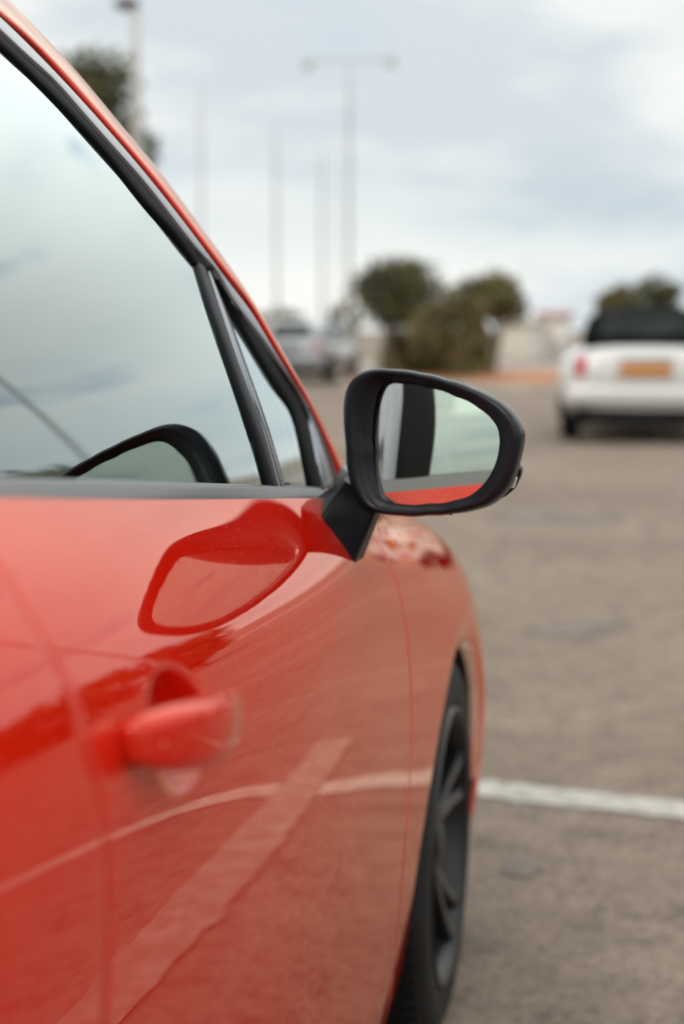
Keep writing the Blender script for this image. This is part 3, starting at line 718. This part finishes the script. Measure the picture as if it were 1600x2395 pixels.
# foliage
def leafmat(name, c1, c2, c3):
    m = bpy.data.materials.new(name); m.use_nodes = True; t = m.node_tree; b = t.nodes['Principled BSDF']
    tcn = N(t, 'ShaderNodeTexCoord'); a_ = N(t, 'ShaderNodeTexNoise', i_Scale=2.2, i_Detail=4); L(t, tcn.outputs['Object'], a_.inputs['Vector'])
    L(t, ramp(t, a_.outputs[0], [(.32, c1), (.5, c2), (.68, c3)]), b.inputs['Base Color']); b.inputs['Roughness'].default_value = .6
    b.inputs['Subsurface Weight'].default_value = 0; return m
M['leaf_dark'] = leafmat('dark_leaves', (.035, .036, .010), (.062, .062, .017), (.13, .118, .030))
M['leaf_olive'] = leafmat('olive_leaves', (.06, .056, .015), (.10, .090, .024), (.19, .155, .042))
M['leaf_brown'] = leafmat('brown_leaves', (.07, .052, .018), (.12, .092, .032), (.20, .155, .058))
M['bark'] = mat('bark', (.10, .07, .05), .9, var=.3, bump=(30, .6, .02))
def clumpmesh(clumps, nleaf, ls):
    V = np.zeros((0, 3)); n = nleaf*len(clumps)
    c = np.repeat(np.array([q[:3] for q in clumps]), nleaf, 0); r = np.repeat(np.array([q[3] for q in clumps]), nleaf)
    dirs = rng.normal(size=(n, 3)); dirs /= np.linalg.norm(dirs, axis=1)[:, None]
    p = c+dirs*(r*rng.uniform(.35, 1.05, n)**.6)[:, None]*np.array([1, 1, .85])
    u = rng.normal(size=(n, 3)); u /= np.linalg.norm(u, axis=1)[:, None]; v = np.cross(u, rng.normal(size=(n, 3))); v /= np.linalg.norm(v, axis=1)[:, None]
    s = (ls*rng.uniform(.6, 1.4, n))[:, None]
    V = np.stack([p-u*s, p+v*s*.55, p+u*s, p-v*s*.55], 1).reshape(-1, 3)
    Fc = np.arange(4*n).reshape(-1, 4)
    return V, Fc
def tree(name, base, H_, rx, m, label, cat='tree', trunk_h=None, nleaf=150, ncl=34, ls=.06, group=None, rz=None, tr_r=.09):
    x, y = base; th_ = trunk_h if trunk_h is not None else H_*.35; rz = rz or (H_-th_)/2
    e_ = empty(name, (x, y, 0), label, cat, group); cz = H_-rz
    cl = []
    for _ in range(ncl):
        d_ = rng.normal(size=3); d_ /= np.linalg.norm(d_); k = rng.uniform(.35, .72)
        cl.append((x+d_[0]*rx*k, y+d_[1]*rx*k, cz+d_[2]*rz*k, rx*rng.uniform(.22, .40)))
    V, Fc = clumpmesh(cl, nleaf, ls); V[:, 2] = np.maximum(V[:, 2], .1)
    mesh('crown', V, Fc, m, e_, False)
    lean = rng.normal(size=2)*.06*H_
    sweep('trunk', curve([(x, y, -.02), (x+lean[0]*.3, y+lean[1]*.3, th_*.5), (x+lean[0], y+lean[1], cz)], 12), np.linspace(tr_r, tr_r*.45, 12)[:, None]*np.ones(2), 'bark', e_, nseg=10, up=(0, 1, 0))
    for k in range(4):
        q = cl[k*3]; sweep('limb', curve([(x+lean[0]*.5, y+lean[1]*.5, th_*.8), ((x+q[0])/2, (y+q[1])/2, (th_+q[2])/2), q[:3]], 8), np.linspace(tr_r*.5, .015, 8)[:, None]*np.ones(2), 'bark', e_, nseg=6, up=(.3, 1, 0))
    return e_
k_ = 1.0204
def pos(px, d): r = ray(px*k_, 770); s = d/r[1]; return (CAM[0]+r[0]*s, d)
tree('round_tree', pos(913, 31), 2.95, 1.15, 'leaf_dark', 'dark round tree left of the bushes, tallest behind the mirror', ncl=40, trunk_h=.9, rz=1.0)
tree('round_tree', pos(1128, 33), 2.62, 1.0, 'leaf_olive', 'olive round tree right of the ragged brown bush', trunk_h=.9, rz=.8)
tree('bush', pos(1035, 29.2), 2.2, 1.0, 'leaf_brown', 'ragged brown bush between the two round trees at the kerb', 'bush', trunk_h=.3, rz=1.0, ncl=30, tr_r=.05)
tree('bush', pos(1085, 30.4), 1.75, .45, 'leaf_olive', 'narrow green bush touching the right side of the ragged brown bush', 'bush', trunk_h=.3, rz=.8, ncl=20, tr_r=.05)
tree('bush', pos(985, 31.5), 1.35, .8, 'leaf_olive', 'low olive bush under the tallest round tree', 'bush', trunk_h=.2, rz=.6, ncl=24, tr_r=.05)
tree('round_tree', pos(1415, 40), 2.60, .75, 'leaf_olive', 'small round tree above the left half of the white car roof', trunk_h=1.0, rz=.8, ncl=24)
tree('round_tree', pos(1508, 42), 2.85, .92, 'leaf_dark', 'small dark tree above the middle of the white car roof', trunk_h=1.0, rz=.9, ncl=26)
tree('tall_tree', pos(168, 25), 6.5, 1.75, 'leaf_dark', 'tall dark tree behind the red car roof, beside the lamp post', trunk_h=2.2, rz=2.0, ncl=60, nleaf=200, ls=.09, tr_r=.16)
for i, (px, d_, H_) in enumerate([(610, 95, 2.6), (655, 100, 2.9), (700, 96, 2.2), (790, 105, 3.4), (1215, 98, 1.6), (1255, 100, 2.2)]):
    tree('hedge_shrub', pos(px, d_), H_, 1.7, 'leaf_olive', ['far low shrub left end of the hedge line', 'far shrub second from the left behind the silver car', 'far shrub right behind the silver car', 'far taller shrub left of the tallest round tree', 'far low shrub left of the white car', 'far shrub beside the left edge of the white car'][i], 'shrub', trunk_h=.3, rz=H_/2, ncl=14, nleaf=90, ls=.2, group='far shrubs at the edge of the car park')
# poles
M['pole'] = mat('galvanised_pole', (.42, .42, .44), .5)
M['polew'] = mat('pale_pole', (.42, .41, .40), .5)
def pole(px, topy, d_, r_, label, m='pole', arms=0.0, head=0, name='lamp_post'):
    x, y = pos(px, d_); zt = 1.18+(770-topy*k_)*d_/FPX
    e_ = empty(name, (x, y, 0), label, 'pole', 'tall poles behind the car park')
    sweep('mast', np.array([(x, y, z) for z in np.linspace(0, zt, 8)]), np.linspace(r_*1.25, r_*.8, 8)[:, None]*np.ones(2), m, e_, nseg=12, up=(0, 1, 0))
    sweep('base', np.array([(x, y, 0), (x, y, .25), (x, y, .3)]), np.array([[r_*2, r_*2], [r_*2, r_*2], [r_*1.3]*2]), m, e_, nseg=12, up=(0, 1, 0))
    if arms:
        sweep('cross_arm', np.array([(x-arms, y, zt-.05), (x, y, zt-.02), (x+arms, y, zt-.05)]), np.full((3, 2), r_*.4), m, e_, nseg=8)
        for s in (-1, 1): boxo('floodlight', (x+s*arms-.22, x+s*arms+.22, y-.2, y+.1, zt-.35, zt+.05), 'pole', e_, .05)
    if head:
        boxo('lamp_head', (x-.30, x+.05, y-.12, y+.12, zt-.02, zt+.13), mat('rust_red', (.05, .028, .026), .6), e_, .04)
    return e_
pole(322, 12, 22, .085, 'thick pale lamp post with dark red head above the car roof', 'polew', head=1)
pole(465, 180, 70, .075, 'leftmost faint mast in the sky, right of the car roof', name='mast_pole')
pole(635, 280, 78, .095, 'short faint mast second from the left in the sky', name='mast_pole')
pole(738, 335, 85, .11, 'faint mast immediately left of the thin white pole', name='mast_pole')
pole(770, 330, 50, .03, 'thin white pole between two thicker masts', 'polew', name='mast_pole')
pole(800, 148, 64, .11, 'tallest mast with wide cross arm and floodlights', arms=1.9, name='floodlight_mast')
x, y = pos(800, 64)
lp = empty('lamp_post', (3.44, 12.3, 0), 'slim lamp post mirrored as a dark leaning line in the side window', 'pole')
sweep('mast', np.array([(3.44, 12.3, z) for z in np.linspace(0, 6.2, 8)]), np.linspace(.045, .032, 8)[:, None]*np.ones(2), 'pole', lp, nseg=14, up=(0, 1, 0))
sweep('lamp_arm', curve([(3.44, 12.3, 6.15), (3.3, 12.2, 6.35), (2.9, 11.9, 6.45), (2.4, 11.6, 6.47)], 10), np.full((10, 2), .025), 'pole', lp, nseg=8)
boxo('lamp_head', (2.0, 2.5, 11.45, 11.7, 6.40, 6.50), 'pole', lp, .03)
# oil stains
M['stain'] = mat('oil_stain', (.115, .090, .072), .7, var=.4, vscale=6)
for cx_, cy_, rx_, ry_ in ((-.02, 5.55, .20, .13), (.10, 5.75, .10, .09), (-.30, 9.0, .5, .25), (.02, 3.02, .05, .06), (-.12, 2.62, .05, .05)):
    flat('oil_stain', [(cx_+rx_*math.cos(q)*random.uniform(.6, 1.1), cy_+ry_*math.sin(q)*random.uniform(.6, 1.1)) for q in np.linspace(0, 6.28, 22, endpoint=False)], .0035, 'stain')
# far structures
M['white_wall'] = mat('white_wall', (.60, .58, .55), .8, var=.06, vscale=1)
M['cream_wall'] = mat('cream_wall', (.58, .53, .45), .8, var=.1, vscale=1)
M['redroof'] = mat('red_panel', (.45, .20, .18), .6)
M['dark_glass'] = mat('dark_glass', (.02, .025, .03), .08, coat=.5)
def kiosk(px0, px1, d_, h, m, label, name='kiosk', roof=None):
    (x0, y0), (x1, _) = pos(px0, d_), pos(px1, d_)
    e_ = empty(name, ((x0+x1)/2, d_+1.5, 0), label, 'building')
    boxo('wall', (x0, x1, d_, d_+3, 0, h), m, e_)
    boxo('roof', (x0-.2, x1+.2, d_-.2, d_+3.2, h+.003, h+.2), roof or 'kerb', e_, .03)
    n = max(1, int((x1-x0)/1.6))
    for i in range(n):
        xm = x0+(i+.5)*(x1-x0)/n
        o = boxo('window', (xm-.4, xm+.4, d_-.04, d_+.02, h*.4, h*.78), 'cream_wall', e_, .01)
        boxo('door', (xm+.48, xm+.78, d_-.03, d_+.02, 0.003, h*.8), 'pole', e_) if i % 2 == 0 and (x1-x0)/n > 1.7 else None
    return e_
kiosk(1145, 1240, 60, 1.35, 'cream_wall', 'low cream building between the olive tree and the white car')
kiosk(1235, 1300, 64, 1.75, 'white_wall', 'low white building with red roof just left of the white car', roof='redroof')
kiosk(600, 640, 88, 1.6, 'white_wall', 'far pale shed at the left behind the silver car', 'shed')
# ------------------------------------------------------------------ simple lofted cars for the background
def sect(w_, z0, z1, n=28, pw=3.2, xc=0):
    a_ = np.linspace(0, 2*np.pi, n, endpoint=False); c = np.cos(a_); s = np.sin(a_)
    return np.stack([xc+w_*np.sign(c)*abs(c)**(2/pw), (z0+z1)/2+(z1-z0)/2*np.sign(s)*abs(s)**(2/pw)], -1)
M['white_paint'] = mat('white_paint', (.50, .49, .48), .3, coat=1)
M['silver_paint'] = mat('silver_paint', (.30, .31, .33), .3, metal=.4, coat=1)
M['soft_top'] = mat('black_soft_top', (.004, .004, .006), .8, spec=.05, bump=(200, .3, .002))
M['dim_glass'] = mat('dim_glass', (.012, .016, .014), .12, spec=.12, var=.6, vscale=3)
M['tail_red'] = mat('tail_lens', (.55, .012, .03), .15, coat=1)
M['plate'] = mat('orange_plate', (.45, .16, .006), .4)
def bgcar(name, x, y, label, paint, roofm, ln=3.85, hw=.89, zs=1.03, zr=1.42, facing=1, roof_w=.56):
    """rear bumper at y, nose towards +y (facing=1)"""
    e_ = empty(name, (x, y+ln/2, 0), label, 'car')
    st = [(0.0, .70, .36, .86), (.04, .78, .30, .97), (.12, .84, .24, zs-.02), (.30, hw, .20, zs), (.8, hw+.01, .18, zs+.01), (2.0, hw, .18, zs-.01), (2.7, hw, .18, zs-.05), (3.2, hw-.03, .20, .90), (3.6, hw-.10, .24, .80), (3.85, hw-.25, .35, .66)]
    P = []
    for yy_, w_, z0, z1 in st:
        s = sect(w_, z0, z1, 40, 3.6); P.append([(x+a_, y+yy_*ln/3.85, b_) for a_, b_ in s])
    Pd = np.array(P); f_ = natspline([s[0] for s in st])(np.linspace(0, 3.85, 60)); Pd = np.einsum('us,snk->unk', f_, Pd)
    body = grid('body', Pd, paint, e_, wrap_v=True, caps=True)
    # cabin
    cs = [(.16, .64, zs-.12, zs+.10), (.30, roof_w+.10, zs-.10, zs+.24), (.50, roof_w+.06, zs-.10, zr-.05), (.8, roof_w+.07, zs-.1, zr), (1.5, roof_w+.07, zs-.1, zr), (2.0, roof_w+.08, zs-.1, zr-.06), (2.5, roof_w+.14, zs-.1, zs+.12), (2.75, .66, zs-.14, zs-.03)]
    P = [[(x+a_, y+yy_*ln/3.85, b_) for a_, b_ in sect(w_, z0, z1, 32, 3.0)] for yy_, w_, z0, z1 in cs]
    f_ = natspline([s[0] for s in cs])(np.linspace(.16, 2.75, 40)); P = np.einsum('us,snk->unk', f_, np.array(P))
    cabin = grid('roof', P, roofm, e_, wrap_v=True, caps=True)
    # rear window and side windows as glass set proud of the cabin
    yb_ = y
    V = [(x-.50, yb_+.13, zs+.08), (x+.50, yb_+.13, zs+.08), (x+.40, yb_+.30, zr-.10), (x-.40, yb_+.30, zr-.10)]
    V2 = [(a_, b_+.06, c_) for a_, b_, c_ in V]
    mesh('rear_window', V+V2, [(0, 1, 2, 3), (7, 6, 5, 4), (0, 4, 5, 1), (1, 5, 6, 2), (2, 6, 7, 3), (3, 7, 4, 0)], 'dim_glass', e_, False)
    for s in (-1, 1):
        for (a0, a1) in ((.75, 1.35), (1.42, 2.2)):
            xo_ = x+s*(roof_w+.13)
            xi_ = x+s*(roof_w+.06)
            mesh('side_window', [(xo_, y+a0, zs+.02), (xo_, y+a1+.1, zs+.02), (xi_, y+a1-.1, zr-.10), (xi_, y+a0, zr-.10), (xo_-s*.05, y+a0, zs+.02), (xo_-s*.05, y+a1+.1, zs+.02), (xi_-s*.05, y+a1-.1, zr-.10), (xi_-s*.05, y+a0, zr-.10)], [(0, 1, 2, 3), (7, 6, 5, 4), (0, 4, 5, 1), (1, 5, 6, 2), (2, 6, 7, 3), (3, 7, 4, 0)], 'dark_glass', e_, False)
        # tail lamp with chrome ring
        xm = x+s*.655; tl = boxo('tail_light', (xm-.062, xm+.062, y-.012, y+.12, .67, .925), 'tail_red', e_, .045, 4)
        boxo('light_surround', (xm-.076, xm+.076, y-.004, y+.10, .655, .94), 'satin_metal', e_, .045, 4)
        # wheels
        for yy_ in (.62, ln-.72):
            a_ = np.linspace(0, 2*np.pi, 40, endpoint=False); xo_ = x+s*(hw-.01)
            pr = [(-.20, .19), (-.20, .29), (-.18, .31), (-.03, .31), (0, .29), (0, .21), (-.02, .20)]
            wv = grid('wheel', [[(xo_+s*q, y+yy_+r*math.cos(t_), .31+r*math.sin(t_)) for q, r in pr] for t_ in a_], 'tyre', e_, wrap_u=True)
            grid('rim', [[(xo_+s*q, y+yy_+r*math.cos(t_), .31+r*math.sin(t_)) for q, r in [(-.02, .205), (-.03, .19), (-.05, .05), (-.03, .001)]] for t_ in a_], 'rim_silver', wv, wrap_u=True)
            # arch cladding
            tt_ = np.linspace(-.1, np.pi+.1, 24)
            grid('wheel_arch', [[(xo_+s*.02, y+yy_+r*math.cos(t_), .31+r*math.sin(t_)) for r in (.33, .375)]+[(xo_-s*.10, y+yy_+r*math.cos(t_), .31+r*math.sin(t_)) for r in (.375, .33)] for t_ in tt_], 'satin_black', e_, wrap_v=True)
    boxo('number_plate', (x-.26, x+.26, y-.035, y-.02, .71, .825), 'silver_paint' if paint == 'silver_paint' else 'plate', e_, .004)
    boxo('plate_recess', (x-.30, x+.30, y-.018, y+.03, .69, .86), 'satin_metal' if paint == 'silver_paint' else 'white_paint', e_, .01)
    boxo('boot_handle', (x-.28, x+.28, y-.045, y-.0, .872, .90), 'satin_metal', e_, .01)
    boxo('bumper', (x-.80, x+.80, y-.06, y+.22, .40, .60), paint, e_, .07, 5)
    boxo('bumper_skirt', (x-.72, x+.72, y-.02, y+.2, .225, .365), 'satin_black', e_, .04, 4)
    for s in (-1, 1): sweep('exhaust', np.array([(x+s*.12, y-.05, .27), (x+s*.12, y+.2, .27)]), np.full((2, 2), .03), 'rim_dark', e_, nseg=14)
    for s in (-1, 1): boxo('door_mirror', (x+s*(hw+.10)-.09, x+s*(hw+.10)+.09, y+2.35, y+2.45, 1.0, 1.12), paint, e_, .04)
    boxo('boot_seam', (x-.56, x+.56, y-.004, y+.03, .655, .662), 'dark', e_)
    return e_
bgcar('white_car', .30, 15.0, 'white hatchback with black roof and orange number plate parked ahead on the right', 'white_paint', 'soft_top')
bgcar('silver_car', -7.3, 30.4, 'silver car far off on the left, partly hidden by the red car pillar', 'silver_paint', 'silver_paint', zs=.98, zr=1.40, roof_w=.62)
# things on the right of the car park, seen mirrored in the paint and glass
for i, (x_, y_, H_, rx_) in enumerate([(5.6, 21, 2.6, 1.3), (8, 18.5, 3.0, 1.5), (10.6, 21.5, 2.5, 1.4), (12.5, 17, 3.1, 1.6), (15, 13.5, 2.7, 1.5), (17.5, 19, 3.3, 1.7), (17, 8.5, 2.9, 1.5), (9.5, 27, 3.6, 1.8)]):
    tree('round_tree', (x_, y_), H_*.86, rx_, 'leaf_olive' if i % 2 else 'leaf_dark', 'tree to the right of the car park, mirrored in the red paint', trunk_h=.5, rz=H_*.46, ncl=34, nleaf=110, ls=.10, group='trees right of the car park')
